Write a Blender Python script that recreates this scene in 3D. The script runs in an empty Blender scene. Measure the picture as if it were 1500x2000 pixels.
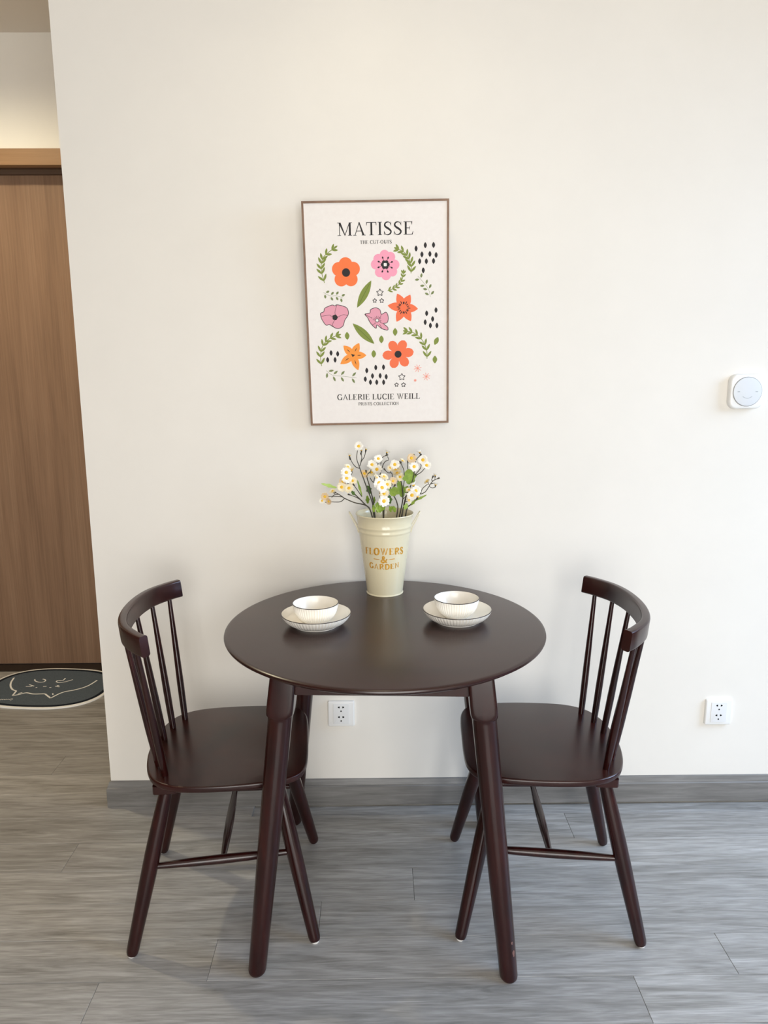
import bpy, bmesh, math, random
from mathutils import Vector, Matrix

random.seed(7)
C = bpy.context.scene.collection
PI = math.pi
SC = bpy.context.scene


def lin(c):
    return tuple(((v / 255) / 12.92 if v / 255 <= 0.04045 else ((v / 255 + 0.055) / 1.055) ** 2.4) for v in c)


# ------------------------------------------------------------------ camera
cam_data = bpy.data.cameras.new('camera')
cam = bpy.data.objects.new('camera', cam_data)
C.objects.link(cam)
cam_data.sensor_fit = 'VERTICAL'
cam_data.sensor_height = 36.0
cam_data.lens = 26.2247
cam_data.clip_start = 0.05
CAM_ROT = Matrix(((0.999923, 0.006617, -0.010486), (-0.011546, 0.188652, -0.981976), (-0.00452, 0.982022, 0.188714)))
cam.matrix_world = Matrix.Translation((0.0, -2.194, 1.3786)) @ CAM_ROT.to_4x4()
SC.camera = cam

# ------------------------------------------------------------------ world, lights, exposure
world = bpy.data.worlds.new('world')
SC.world = world
world.use_nodes = True
wb = world.node_tree.nodes['Background']
wb.inputs[0].default_value = (0.72, 0.86, 1.0, 1)
wb.inputs[1].default_value = 0.1


def area(name, loc, rot, sx, sy, power, color):
    d = bpy.data.lights.new(name, 'AREA')
    d.shape = 'RECTANGLE'
    d.size, d.size_y = sx, sy
    d.energy, d.color = power, color
    o = bpy.data.objects.new(name, d)
    o.location, o.rotation_euler = loc, rot
    C.objects.link(o)
    return o


def spot(name, loc, power, color, size, blend=0.9, radius=0.04, rot=(0, 0, 0)):
    d = bpy.data.lights.new(name, 'SPOT')
    d.energy, d.color, d.spot_size, d.spot_blend, d.shadow_soft_size = power, color, size, blend, radius
    o = bpy.data.objects.new(name, d)
    o.location, o.rotation_euler = loc, rot
    C.objects.link(o)
    return o


# daylight through the glazed opening in the right wall; added fill behind the camera
d_ = area('daylight_right', (3.9, -1.15, 2.75), (0, 0, 0), 2.4, 3.0, 275, (0.52, 0.71, 1.0))
d_.rotation_euler = (Vector((0.9, -0.8, 0.1)) - d_.location).to_track_quat('-Z', 'Y').to_euler()
area('added_fill_behind', (0.4, -4.42, 1.25), (PI / 2, 0, 0), 2.35, 2.1, 127, (1.0, 0.98, 0.94))
# recessed ceiling downlights (dining corner, hallway); room spot added to warm the left
spot('downlight_dining', (-0.02, -0.50, 2.68), 6.5, (1.0, 0.88, 0.62), 2.3, 1.0)
spot('added_room_fill', (-1.7, -1.5, 2.68), 14, (1.0, 0.68, 0.40), 2.6, 1.0)
spot('downlight_hall', (-1.55, 0.36, 2.68), 74, (1.0, 0.87, 0.60), 2.8, 1.0)

SC.view_settings.view_transform = 'Standard'
SC.view_settings.look = 'None'
SC.view_settings.gamma = 1.0
SC.view_settings.use_curve_mapping = False
SC.view_settings.exposure = 0.0
SC.cycles.max_bounces = 10
SC.cycles.diffuse_bounces = 6

# ------------------------------------------------------------------ materials


def mat(name, rgb, rough=0.5, spec=0.5, metal=0.0):
    m = bpy.data.materials.new(name)
    m.use_nodes = True
    b = m.node_tree.nodes['Principled BSDF']
    b.inputs['Base Color'].default_value = (*lin(rgb), 1)
    b.inputs['Roughness'].default_value = rough
    b.inputs['Specular IOR Level'].default_value = spec
    b.inputs['Metallic'].default_value = metal
    return m


def ramp_mat(name, stops, rough, scale_vec, noise_scale=1.0, detail=6, spec=0.5, bump=0.0, rand=0.0, distort=0.0, rough_var=0.0, fine=None):
    """noise stretched along an axis, coloured by a ramp; object space, optionally shifted per object"""
    m = bpy.data.materials.new(name)
    m.use_nodes = True
    nt = m.node_tree
    N, L = nt.nodes, nt.links
    b = N['Principled BSDF']
    b.inputs['Roughness'].default_value = rough
    b.inputs['Specular IOR Level'].default_value = spec
    tc = N.new('ShaderNodeTexCoord')
    mp = N.new('ShaderNodeMapping')
    mp.inputs['Scale'].default_value = scale_vec
    L.new(tc.outputs['Object'], mp.inputs['Vector'])
    if rand:
        oi = N.new('ShaderNodeObjectInfo')
        mul = N.new('ShaderNodeMath')
        mul.operation = 'MULTIPLY'
        mul.inputs[1].default_value = rand
        L.new(oi.outputs['Random'], mul.inputs[0])
        cx = N.new('ShaderNodeCombineXYZ')
        for k in range(3):
            L.new(mul.outputs[0], cx.inputs[k])
        L.new(cx.outputs[0], mp.inputs['Location'])
    nz = N.new('ShaderNodeTexNoise')
    nz.inputs['Scale'].default_value = noise_scale
    nz.inputs['Detail'].default_value = detail
    nz.inputs['Roughness'].default_value = 0.62
    nz.inputs['Distortion'].default_value = distort
    L.new(mp.outputs[0], nz.inputs['Vector'])
    r = N.new('ShaderNodeValToRGB')
    els = r.color_ramp.elements
    while len(els) < len(stops):
        els.new(0.5)
    for e, (p, c) in zip(els, stops):
        e.position = p
        e.color = (*lin(c), 1)
    L.new(nz.outputs['Fac'], r.inputs['Fac'])
    col = r.outputs['Color']
    if fine:
        mp2 = N.new('ShaderNodeMapping')
        mp2.inputs['Scale'].default_value = fine[0]
        L.new(tc.outputs['Object'], mp2.inputs['Vector'])
        if rand:
            L.new(cx.outputs[0], mp2.inputs['Location'])
        n2 = N.new('ShaderNodeTexNoise')
        n2.inputs['Scale'].default_value = 1.0
        n2.inputs['Detail'].default_value = 5
        L.new(mp2.outputs[0], n2.inputs['Vector'])
        mr = N.new('ShaderNodeMapRange')
        mr.inputs['From Min'].default_value, mr.inputs['From Max'].default_value = 0.3, 0.7
        mr.inputs['To Min'].default_value, mr.inputs['To Max'].default_value = fine[1], fine[2]
        L.new(n2.outputs['Fac'], mr.inputs['Value'])
        mx = N.new('ShaderNodeMix')
        mx.data_type = 'RGBA'
        mx.blend_type = 'MULTIPLY'
        mx.inputs['Factor'].default_value = 1.0
        L.new(col, mx.inputs['A'])
        L.new(mr.outputs[0], mx.inputs['B'])
        col = mx.outputs['Result']
        if rand:
            hv = N.new('ShaderNodeMapRange')
            hv.inputs['To Min'].default_value, hv.inputs['To Max'].default_value = 0.88, 1.1
            L.new(oi.outputs['Random'], hv.inputs['Value'])
            mx2 = N.new('ShaderNodeMix')
            mx2.data_type = 'RGBA'
            mx2.blend_type = 'MULTIPLY'
            mx2.inputs['Factor'].default_value = 1.0
            L.new(col, mx2.inputs['A'])
            L.new(hv.outputs[0], mx2.inputs['B'])
            col = mx2.outputs['Result']
    L.new(col, b.inputs['Base Color'])
    if bump:
        bp = N.new('ShaderNodeBump')
        bp.inputs['Strength'].default_value = bump
        bp.inputs['Distance'].default_value = 0.001
        L.new(nz.outputs['Fac'], bp.inputs['Height'])
        L.new(bp.outputs[0], b.inputs['Normal'])
    return m


M = {}
M['wall'] = ramp_mat('wall_paint', [(0.3, (233, 229, 221)), (0.7, (237, 233, 225))], 0.75, (1, 1, 1), 3.0, spec=0.3)
M['wall_darkened'] = ramp_mat('darkened_unseen_wall', [(0.3, (104, 92, 82)), (0.7, (112, 99, 88))], 0.7, (1, 1, 1), 3.0, spec=0.3)  # unseen left and rear walls, darkened to cut bounce light
M['ceiling'] = mat('ceiling_paint', (226, 218, 208), 0.9, 0.2)
M['plank'] = ramp_mat('grey_oak_vinyl', [(0.22, (112, 109, 105)), (0.40, (144, 142, 138)), (0.56, (163, 161, 158)), (0.78, (186, 185, 183))], 0.40,
                      (1.5, 19, 1), 1.7, 12, 0.45, bump=0.06, rand=60.0, distort=1.5, fine=((16, 230, 1), 0.80, 1.14))
M['skirting'] = ramp_mat('grey_oak_skirting', [(0.25, (98, 96, 93)), (0.5, (122, 120, 117)), (0.75, (142, 140, 137))], 0.45,
                         (2.0, 1, 22), 1.8, 6, 0.4, distort=0.5, fine=((6, 1, 260), 0.86, 1.08))
M['dark_wood'] = ramp_mat('dark_mahogany', [(0.3, (36, 13, 11)), (0.55, (47, 17, 14)), (0.75, (56, 23, 18))], 0.26,
                          (6, 6, 6), 2.0, 5, 0.5, fine=((20, 120, 20), 0.9, 1.08))
M['dark_turned'] = ramp_mat('dark_mahogany_turned', [(0.3, (28, 7, 6)), (0.55, (42, 11, 9)), (0.75, (56, 19, 14))], 0.22,
                            (30, 30, 3), 1.5, 5, 0.5, fine=((150, 150, 8), 0.88, 1.08))
M['table_wood'] = ramp_mat('dark_mahogany_top', [(0.3, (38, 17, 14)), (0.55, (45, 21, 17)), (0.75, (52, 26, 20))], 0.27,
                           (1.5, 12, 1), 1.5, 5, 0.5, fine=((4, 160, 1), 0.94, 1.05))
M['door'] = ramp_mat('oak_laminate', [(0.3, (124, 97, 77)), (0.5, (139, 110, 88)), (0.7, (151, 122, 99))], 0.5,
                     (10, 1, 0.5), 1.2, 6, 0.35, distort=0.3, fine=((150, 1, 3), 0.84, 1.08))
M['door_trim'] = ramp_mat('oak_trim', [(0.3, (146, 112, 80)), (0.7, (162, 128, 95))], 0.5,
                          (0.8, 1, 30), 1.2, 6, 0.35, fine=((4, 1, 200), 0.9, 1.06))
M['door_dark'] = mat('oak_rebate', (92, 72, 58), 0.6, 0.3)
M['threshold'] = ramp_mat('black_stone', [(0.3, (24, 20, 19)), (0.7, (38, 32, 30))], 0.4, (20, 20, 20), 2.0)
M['metal'] = mat('satin_nickel', (214, 205, 192), 0.28, 0.5, 1.0)
M['frame'] = ramp_mat('poster_frame_wood', [(0.3, (112, 82, 60)), (0.7, (138, 104, 78))], 0.5, (14, 14, 14), 2.0)
M['paper'] = ramp_mat('poster_paper', [(0.3, (236, 230, 225)), (0.7, (240, 235, 230))], 0.6, (40, 40, 40), 2.0, spec=0.3)
for k, c in dict(ink=(38, 34, 36), orange=(247, 122, 66), pink=(245, 162, 186), rose=(228, 158, 175), green=(128, 142, 62), olive=(120, 132, 82),
                 amber=(246, 152, 62), coral=(243, 116, 74), brown_ink=(196, 84, 44), salmon=(240, 150, 130), paper_white=(238, 234, 230), dark_green=(84, 96, 40)).items():
    M[k] = mat('print_' + k, c, 0.6, 0.3)
M['ceramic'] = mat('white_glaze', (246, 242, 233), 0.22, 0.5)
M['rim'] = mat('dark_rim_glaze', (40, 30, 28), 0.3, 0.5)
M['bucket'] = mat('cream_enamel', (224, 215, 184), 0.14, 0.5)
M['gold'] = ramp_mat('gold_print', [(0.35, (176, 122, 34)), (0.65, (226, 172, 62))], 0.45, (200, 200, 200), 1.0)
M['plastic'] = mat('white_plastic', (240, 240, 238), 0.35, 0.5)
M['plastic_insert'] = mat('white_plastic_insert', (232, 233, 233), 0.4, 0.5)
M['hole'] = mat('socket_black', (14, 14, 15), 0.7, 0.2)
M['dial'] = mat('grey_dial', (222, 226, 230), 0.3, 0.5)
M['dial_gap'] = mat('dial_gap_grey', (120, 122, 124), 0.6, 0.3)
M['mark'] = mat('dial_mark_grey', (176, 182, 186), 0.5, 0.3)
M['glide'] = mat('white_glide', (226, 224, 220), 0.5, 0.4)
M['mat_dark'] = ramp_mat('charcoal_mat', [(0.35, (78, 88, 98)), (0.65, (96, 106, 116))], 0.85, (300, 300, 300), 1.0, spec=0.2)
M['mat_band'] = mat('mat_navy_band', (24, 32, 44), 0.85, 0.2)
M['mat_white'] = mat('mat_white_line', (244, 244, 242), 0.85, 0.2)
M['stem'] = ramp_mat('dark_stem', [(0.3, (52, 50, 38)), (0.7, (74, 68, 52))], 0.6, (60, 60, 60), 1.0)
M['petal'] = mat('white_petal', (246, 244, 236), 0.65, 0.3)
M['petal_cream'] = mat('cream_petal', (246, 236, 206), 0.65, 0.3)
M['petal_tan'] = mat('browned_petal', (228, 204, 166), 0.65, 0.3)
M['yellow'] = ramp_mat('yellow_disc', [(0.35, (230, 178, 44)), (0.65, (248, 208, 84))], 0.8, (900, 900, 900), 1.0, spec=0.2)
M['leaf'] = ramp_mat('leaf_green', [(0.35, (112, 140, 44)), (0.65, (146, 172, 66))], 0.55, (60, 60, 60), 1.0)
M['leaf_light'] = ramp_mat('leaf_light_green', [(0.35, (150, 182, 82)), (0.65, (178, 204, 112))], 0.55, (60, 60, 60), 1.0)
M['leaf_dark'] = ramp_mat('leaf_dark_green', [(0.35, (62, 92, 36)), (0.65, (92, 122, 54))], 0.55, (60, 60, 60), 1.0)
M['glass'] = mat('window_glass', (255, 255, 255), 0.02, 0.5)
M['glass'].node_tree.nodes['Principled BSDF'].inputs['Transmission Weight'].default_value = 1.0
M['alu'] = mat('window_aluminium', (70, 72, 74), 0.4, 0.5, 0.6)

# ------------------------------------------------------------------ mesh helpers


class MB:
    def __init__(self):
        self.v, self.f = [], []

    def add(self, vs, fs):
        o = len(self.v)
        self.v += [tuple(p) for p in vs]
        self.f += [tuple(i + o for i in f) for f in fs]

    def box(self, x0, x1, y0, y1, z0, z1):
        self.add([(x0, y0, z0), (x1, y0, z0), (x1, y1, z0), (x0, y1, z0), (x0, y0, z1), (x1, y0, z1), (x1, y1, z1), (x0, y1, z1)],
                 [(0, 3, 2, 1), (4, 5, 6, 7), (0, 1, 5, 4), (1, 2, 6, 5), (2, 3, 7, 6), (3, 0, 4, 7)])

    def rings(self, rings, cap0=True, cap1=True, closed=True):
        n = len(rings[0])
        vs = [p for r in rings for p in r]
        fs = []
        m = n if closed else n - 1
        for i in range(len(rings) - 1):
            for j in range(m):
                k = (j + 1) % n
                fs.append((i * n + j, i * n + k, (i + 1) * n + k, (i + 1) * n + j))
        if cap0:
            fs.append(tuple(range(n))[::-1])
        if cap1:
            fs.append(tuple(range((len(rings) - 1) * n, len(rings) * n)))
        self.add(vs, fs)

    def tube(self, pts, radii, n=10, cap=True):
        pts = [Vector(p) for p in pts]
        if not hasattr(radii, '__len__'):
            radii = [radii] * len(pts)
        rs = []
        prev = None
        for i, p in enumerate(pts):
            d = (pts[min(i + 1, len(pts) - 1)] - pts[max(i - 1, 0)]).normalized()
            if prev is None:
                a = d.orthogonal().normalized()
            else:
                a = (prev - d * prev.dot(d)).normalized()
            prev = a
            b = d.cross(a)
            rs.append([p + radii[i] * (math.cos(t) * a + math.sin(t) * b) for t in (2 * PI * k / n for k in range(n))])
        self.rings(rs, cap, cap)

    def lathe(self, prof, n=48, fn=None, closed=False, center=(0, 0)):
        """prof: (r, z) list going round the section; fn(r, z, angle, i) -> r"""
        rs = []
        for i, (r, z) in enumerate(prof):
            rs.append([(center[0] + (fn(r, z, t, i) if fn else r) * math.cos(t), center[1] + (fn(r, z, t, i) if fn else r) * math.sin(t), z)
                       for t in (2 * PI * k / n for k in range(n))])
        if closed:
            rs.append(rs[0])
            self.rings(rs, False, False)
        else:
            self.rings(rs, True, True)

    def slab(self, outline, z0, z1, bt=0.0, bb=0.0, seg=3, tf=None):
        """outline (x, y) CCW; rounded top and bottom edges"""
        n = len(outline)
        nrm = []
        for i in range(n):
            a, b = Vector(outline[i - 1]), Vector(outline[(i + 1) % n])
            d = (b - a).normalized()
            nrm.append((d.y, -d.x))
        lv = []
        if bb:
            for k in range(seg + 1):
                t = PI / 2 * k / seg
                lv.append((bb * (1 - math.sin(t)), z0 + bb * (1 - math.cos(t))))
        else:
            lv.append((0, z0))
        if bt:
            for k in range(seg + 1):
                t = PI / 2 * k / seg
                lv.append((bt * (1 - math.cos(t)), z1 - bt * (1 - math.sin(t))))
        else:
            lv.append((0, z1))
        rs = [[(p[0] - s * q[0], p[1] - s * q[1], z) for p, q in zip(outline, nrm)] for s, z in lv]
        if tf:
            rs = [[tf(*p) for p in r] for r in rs]
        self.rings(rs)

    def sweep(self, path, section, up=Vector((0, 0, 1)), ups=None):
        """section (a, b): a across (path normal in plan), b along up"""
        path = [Vector(p) for p in path]
        rs = []
        for i, p in enumerate(path):
            d = (path[min(i + 1, len(path) - 1)] - path[max(i - 1, 0)]).normalized()
            u = (ups[i] if ups else up)
            a = d.cross(u).normalized()
            rs.append([p + a * s + u * t for s, t in section])
        self.rings(rs)

    def poly(self, pts, y=0.0):
        self.add([(p[0], y, p[1]) for p in pts], [tuple(range(len(pts)))])

    def mesh(self, name, m, smooth=40, fix=True):
        me = bpy.data.meshes.new(name)
        me.from_pydata([tuple(p) for p in self.v], [], self.f)
        for mm in (m if isinstance(m, (list, tuple)) else [m]):
            me.materials.append(mm)
        if fix:
            bm = bmesh.new()
            bm.from_mesh(me)
            bmesh.ops.recalc_face_normals(bm, faces=bm.faces)
            bm.to_mesh(me)
            bm.free()
        if smooth:
            me.shade_smooth()
            me.set_sharp_from_angle(angle=math.radians(smooth))
        me.update()
        return me

    def obj(self, name, m, parent=None, smooth=40, fix=True, loc=None):
        o = bpy.data.objects.new(name, self.mesh(name, m, smooth, fix))
        C.objects.link(o)
        if parent:
            o.parent = parent
        if loc:
            o.location = loc
        return o


def thing(name, label, cat, loc=(0, 0, 0), rotz=0.0, group=None):
    o = bpy.data.objects.new(name, None)
    o.empty_display_size = 0.05
    C.objects.link(o)
    o.location, o.rotation_euler = loc, (0, 0, rotz)
    o['label'], o['category'] = label, cat
    if group:
        o['group'] = group
    return o


def structure(o):
    o['kind'] = 'structure'
    return o


def link_copy(o, parent):
    c = o.copy()
    C.objects.link(c)
    c.parent = parent
    for ch in [x for x in bpy.data.objects if x.parent == o]:
        link_copy(ch, c)
    return c


def catmull(pts, per=6, closed=False):
    pts = [Vector(p) for p in pts]
    n = len(pts)
    out = []
    for i in range(n if closed else n - 1):
        if closed:
            p0, p1, p2, p3 = pts[i - 1], pts[i], pts[(i + 1) % n], pts[(i + 2) % n]
        else:
            p0, p1, p2, p3 = pts[max(i - 1, 0)], pts[i], pts[i + 1], pts[min(i + 2, n - 1)]
        for k in range(per):
            t = k / per
            out.append(0.5 * (2 * p1 + (p2 - p0) * t + (2 * p0 - 5 * p1 + 4 * p2 - p3) * t * t + (3 * p1 - p0 - 3 * p2 + p3) * t ** 3))
    if not closed:
        out.append(pts[-1])
    return out


def rrect(w, h, r, n=6):
    out = []
    for cx, cy, a0 in ((w / 2 - r, -h / 2 + r, -PI / 2), (w / 2 - r, h / 2 - r, 0), (-w / 2 + r, h / 2 - r, PI / 2), (-w / 2 + r, -h / 2 + r, PI)):
        for k in range(n + 1):
            a = a0 + PI / 2 * k / n
            out.append((cx + r * math.cos(a), cy + r * math.sin(a)))
    return out


def circle(r, n=32, cx=0.0, cy=0.0):
    return [(cx + r * math.cos(2 * PI * k / n), cy + r * math.sin(2 * PI * k / n)) for k in range(n)]

# ------------------------------------------------------------------ the room
X0, X1, Y0, Y1, CEIL = -2.6, 2.2, -4.3, 1.10, 2.70
CORNER = -0.855

b = MB(); b.box(X0 - 0.1, X1 + 0.1, Y0 - 0.1, Y1 + 0.3, -0.08, -0.008)
floor = structure(b.obj('floor', M['plank'], smooth=0))
PW, PL = 0.1285, 1.228
whole = None


def plank_mesh(x0, x1, y0, y1):
    g, c, z0, z1 = 0.0003, 0.0008, -0.008, 0.0
    q = MB()
    cx, cy = (x0 + x1) / 2, (y0 + y1) / 2
    hx, hy = (x1 - x0) / 2 - g, (y1 - y0) / 2 - g
    ring = lambda s, z: [(-hx + s, -hy + s, z), (hx - s, -hy + s, z), (hx - s, hy - s, z), (-hx + s, hy - s, z)]
    q.rings([ring(0, z0), ring(0, z1 - 0.0008), ring(c, z1)], cap0=False)
    return q.mesh('plank', M['plank'], 0), (cx, cy, 0)


row = 0
for k in range(-12, 12):
    yb = -0.0683 - PW * k          # upper edge of row k
    ya = yb - PW
    if yb <= -1.62 or ya >= Y1 + 0.085:
        continue
    yt = min(yb, Y1 + 0.085)
    xs = -0.642 + 0.2455 * (5 - k)
    while xs > X0:
        xs -= PL
    while xs < X1:
        xa, xb = max(xs, X0), min(xs + PL, X1)
        if yt > 0.005 and xa > CORNER:
            xs += PL
            continue
        full = abs(xb - xa - PL) < 1e-6 and abs(yt - ya - PW) < 1e-6
        if full and whole:
            me, lc = whole, ((xa + xb) / 2, (ya + yt) / 2, 0)
        else:
            me, lc = plank_mesh(xa, xb, ya, yt)
            if full:
                whole = me
        o = bpy.data.objects.new('plank', me)
        C.objects.link(o)
        o.parent, o.location = floor, lc
        xs += PL

b = MB(); b.box(CORNER, X1, 0.0, Y1 + 0.30, -0.008, CEIL)
structure(b.obj('wall_middle', M['wall'], smooth=0))
b = MB(); b.box(X0 - 0.1, CORNER, Y1, Y1 + 0.3, 2.268, CEIL); b.box(X0 - 0.1, -2.10, Y1, Y1 + 0.3, -0.008, 2.268)
structure(b.obj('wall_hall', M['wall'], smooth=0))
b = MB(); b.box(X0 - 0.1, X0, Y0, Y1, -0.008, CEIL)
structure(b.obj('wall_left', M['wall_darkened'], smooth=0))
VX0, VX1 = -0.82, 1.62
WY0, WY1, WZ0, WZ1 = -2.5, -0.12, 0.06, 2.35
b = MB()
b.box(X0 - 0.1, VX0, Y0 - 0.1, Y0, -0.008, CEIL); b.box(VX1, X1 + 0.1, Y0 - 0.1, Y0, -0.008, CEIL)
b.box(VX0, VX1, Y0 - 0.1, Y0, -0.008, WZ0); b.box(VX0, VX1, Y0 - 0.1, Y0, WZ1, CEIL)
structure(b.obj('wall_behind', M['wall_darkened'], smooth=0))
b = MB()
for x0, x1, z0, z1 in ((VX0, VX1, WZ0, WZ0 + .05), (VX0, VX1, WZ1 - .05, WZ1), (VX0, VX0 + .05, WZ0, WZ1), (VX1 - .05, VX1, WZ0, WZ1), (0.37, 0.43, WZ0, WZ1)):
    b.box(x0, x1, Y0 - 0.08, Y0 - 0.02, z0, z1)
structure(b.obj('added_fill_window', M['alu'], smooth=0))  # unseen frame, added to go with the rear fill light
b = MB()
b.box(X1, X1 + 0.1, Y0, WY0, -0.008, CEIL); b.box(X1, X1 + 0.1, WY1, 0.0, -0.008, CEIL)
b.box(X1, X1 + 0.1, WY0, WY1, -0.008, WZ0); b.box(X1, X1 + 0.1, WY0, WY1, WZ1, CEIL)
structure(b.obj('wall_right', M['wall'], smooth=0))
b = MB(); b.box(X0 - 0.1, X1 + 0.1, Y0 - 0.1, Y1 + 0.3, CEIL, CEIL + 0.1)
structure(b.obj('ceiling', M['ceiling'], smooth=0))
b = MB()
for y0, y1, z0, z1 in ((WY0, WY1, WZ0, WZ0 + .05), (WY0, WY1, WZ1 - .05, WZ1), (WY0, WY0 + .05, WZ0, WZ1), (WY1 - .05, WY1, WZ0, WZ1), (-1.34, -1.28, WZ0, WZ1)):
    b.box(X1 + 0.02, X1 + 0.08, y0, y1, z0, z1)
structure(b.obj('window_1', M['alu'], smooth=0))

# skirting of the middle wall, returning round its corner
prof = [(0.0, 0.0), (0.0125, 0.0), (0.0125, 0.064), (0.0095, 0.0665), (0.0095, 0.069), (0.004, 0.0845), (0.0, 0.0867)]
path = [(X1, 0.0), (CORNER, 0.0), (CORNER, Y1)]
rs = []
for (px, py), (nx, ny) in zip(path, ((0, -1), (-1, -1), (-1, 0))):
    rs.append([(px + nx * d, py + ny * d, z) for d, z in prof])
b = MB(); b.rings(rs)
structure(b.obj('baseboard_middle', M['skirting'], smooth=0))

# hallway door: trim, jamb, rebates, leaf, lever handle, black stone threshold
b = MB(); b.box(-2.10, CORNER - 0.001, Y1, Y1 + 0.085, -0.0075, 0.0035)
structure(b.obj('trim_1', M['threshold'], smooth=0))
door = structure(bpy.data.objects.new('door_1', None))
C.objects.link(door)
door.location = (-1.5, Y1 + 0.08, 0)
dx = 1.5
b = MB(); b.box(-2.10 + dx, CORNER + dx - 0.002, -0.088, -0.045, 2.205, 2.268)
b.obj('head_trim', M['door_trim'], door, 0)
b = MB(); b.box(-2.10 + dx, CORNER + dx - 0.002, -0.045, -0.015, 2.205, 2.268)
b.obj('head_jamb', M['door_dark'], door, 0)
b = MB(); b.box(-2.10 + dx, CORNER + dx - 0.002, -0.015, 0.012, 2.186, 2.268)
b.obj('door_stop', M['door_dark'], door, 0)
b = MB(); b.box(-2.02 + dx, CORNER + dx - 0.004, 0.002, 0.045, 0.006, 2.19)
leaf = b.obj('door_leaf', M['door'], door, 0)
b = MB(); b.box(-2.10 + dx, -2.022 + dx, -0.085, 0.05, 0.0035, 2.186)
b.obj('side_jamb', M['door_trim'], door, 0)
b = MB()
b.tube([(-0.32, 0.002, 0.985), (-0.32, -0.010, 0.985)], [0.026, 0.024], 20)
b.tube(catmull([(-0.32, -0.01, 0.985), (-0.32, -0.05, 0.985), (-0.305, -0.060, 0.985), (-0.21, -0.058, 0.985)], 5), 0.0085, 12)
b.obj('lever_handle', M['metal'], door)

# ------------------------------------------------------------------ door mat with the sleeping cat line drawing
mat_t = thing('door_mat', 'dark grey oval door mat with a white cat line drawing before the brown door', 'mat', (-1.4476, 0.9104, 0.0), -0.1008)


def superell(a, c, n=2.6, k=96):
    out = []
    for i in range(k):
        t = 2 * PI * i / k
        ct, st = math.cos(t), math.sin(t)
        out.append((a * math.copysign(abs(ct) ** (2 / n), ct), c * math.copysign(abs(st) ** (2 / n), st)))
    return out


def band(o1, o2, z):
    q = MB()
    n = len(o1)
    q.add([(x, y, z) for x, y in o1] + [(x, y, z) for x, y in o2], [(i, (i + 1) % n, n + (i + 1) % n, n + i) for i in range(n)])
    return q


b = MB(); b.slab(superell(0.279, 0.209), 0.0002, 0.0055, 0.0015)
b.obj('mat_body', M['mat_white'], mat_t)
b = MB(); b.add([(x, y, 0.0057) for x, y in superell(0.2512, 0.1812)], [tuple(range(96))])
b.obj('centre_field', M['mat_dark'], mat_t, 0)
band(superell(0.2668, 0.1968), superell(0.251, 0.181), 0.0058).obj('navy_border', M['mat_band'], mat_t, 0)


def flat_stroke(q, pts, w, z):
    pts = [Vector((p[0], p[1])) for p in pts]
    L, R = [], []
    for i, p in enumerate(pts):
        d = (pts[min(i + 1, len(pts) - 1)] - pts[max(i - 1, 0)]).normalized()
        nn = Vector((-d.y, d.x)) * (w / 2)
        L.append(p + nn)
        R.append(p - nn)
    n = len(pts)
    q.add([(p.x, p.y, z) for p in L + R], [(i, i + 1, n + i + 1, n + i) for i in range(n - 1)])


def matloc(pts):
    c, s = math.cos(0.1008), math.sin(0.1008)
    return [(c * (x + 1.4476) - s * (y - 0.9104), s * (x + 1.4476) + c * (y - 0.9104)) for x, y in pts]


CAT = [[(-1.652, 1.015), (-1.641, 0.964), (-1.622, 0.92), (-1.598, 0.887), (-1.574, 0.871)], [(-1.574, 0.871), (-1.568, 0.824)],
       [(-1.568, 0.824), (-1.546, 0.834), (-1.521, 0.851), (-1.486, 0.838), (-1.436, 0.839)], [(-1.436, 0.839), (-1.393, 0.795)],
       [(-1.393, 0.795), (-1.366, 0.851), (-1.316, 0.881), (-1.281, 0.918), (-1.262, 0.978)]]
FACE = [[(-1.5491, 0.9951), (-1.5396, 0.9776), (-1.5193, 0.9635), (-1.498, 0.9631), (-1.4934, 0.9766), (-1.5008, 0.9897), (-1.5142, 0.996)], [(-1.4152, 1.0052), (-1.4171, 0.9792), (-1.4384, 0.9797), (-1.4401, 0.9669), (-1.4252, 0.9564), (-1.4029, 0.9618), (-1.3743, 0.9869)], [(-1.5542, 0.9173), (-1.5263, 0.9167)], [(-1.5476, 0.9372), (-1.519, 0.9199)], [(-1.4248, 0.9179), (-1.4021, 0.9091)], [(-1.4206, 0.9244), (-1.4101, 0.9242)], [(-1.5058, 0.9056), (-1.4988, 0.9054)], [(-1.4771, 0.9149), (-1.4625, 0.917)], [(-1.4449, 0.9043), (-1.4362, 0.9041)], [(-1.5536, 0.8422), (-1.5411, 0.8554)], [(-1.4045, 0.8429), (-1.3971, 0.8286)]]
b = MB()
for s in CAT:
    flat_stroke(b, catmull([(*p, 0) for p in matloc(s)], 5), 0.0075, 0.0060)
b.obj('cat_outline', M['mat_white'], mat_t, 0)
for s in FACE:
    b = MB()
    flat_stroke(b, catmull([(*p, 0) for p in matloc(s)], 5), 0.0055, 0.0060)
    b.obj('cat_face_line', M['mat_white'], mat_t, 0)
b = MB()
for s in [[(-1.6194, 0.7777), (-1.6204, 0.793), (-1.6077, 0.7775), (-1.6067, 0.7889), (-1.5996, 0.7811), (-1.5994, 0.791), (-1.5899, 0.7817), (-1.5894, 0.7908), (-1.5798, 0.7815), (-1.5793, 0.7906), (-1.5705, 0.7828), (-1.5692, 0.7904), (-1.5605, 0.7826), (-1.5599, 0.7917), (-1.5508, 0.79), (-1.5551, 0.7749)]]:
    flat_stroke(b, catmull([(*p, 0) for p in matloc(s)], 3), 0.0022, 0.0060)
b.obj('script_lettering', M['mat_white'], mat_t, 0)

# ------------------------------------------------------------------ lettering (own serif strokes; cap height 1)
T_, t_ = 0.155, 0.05


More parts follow.
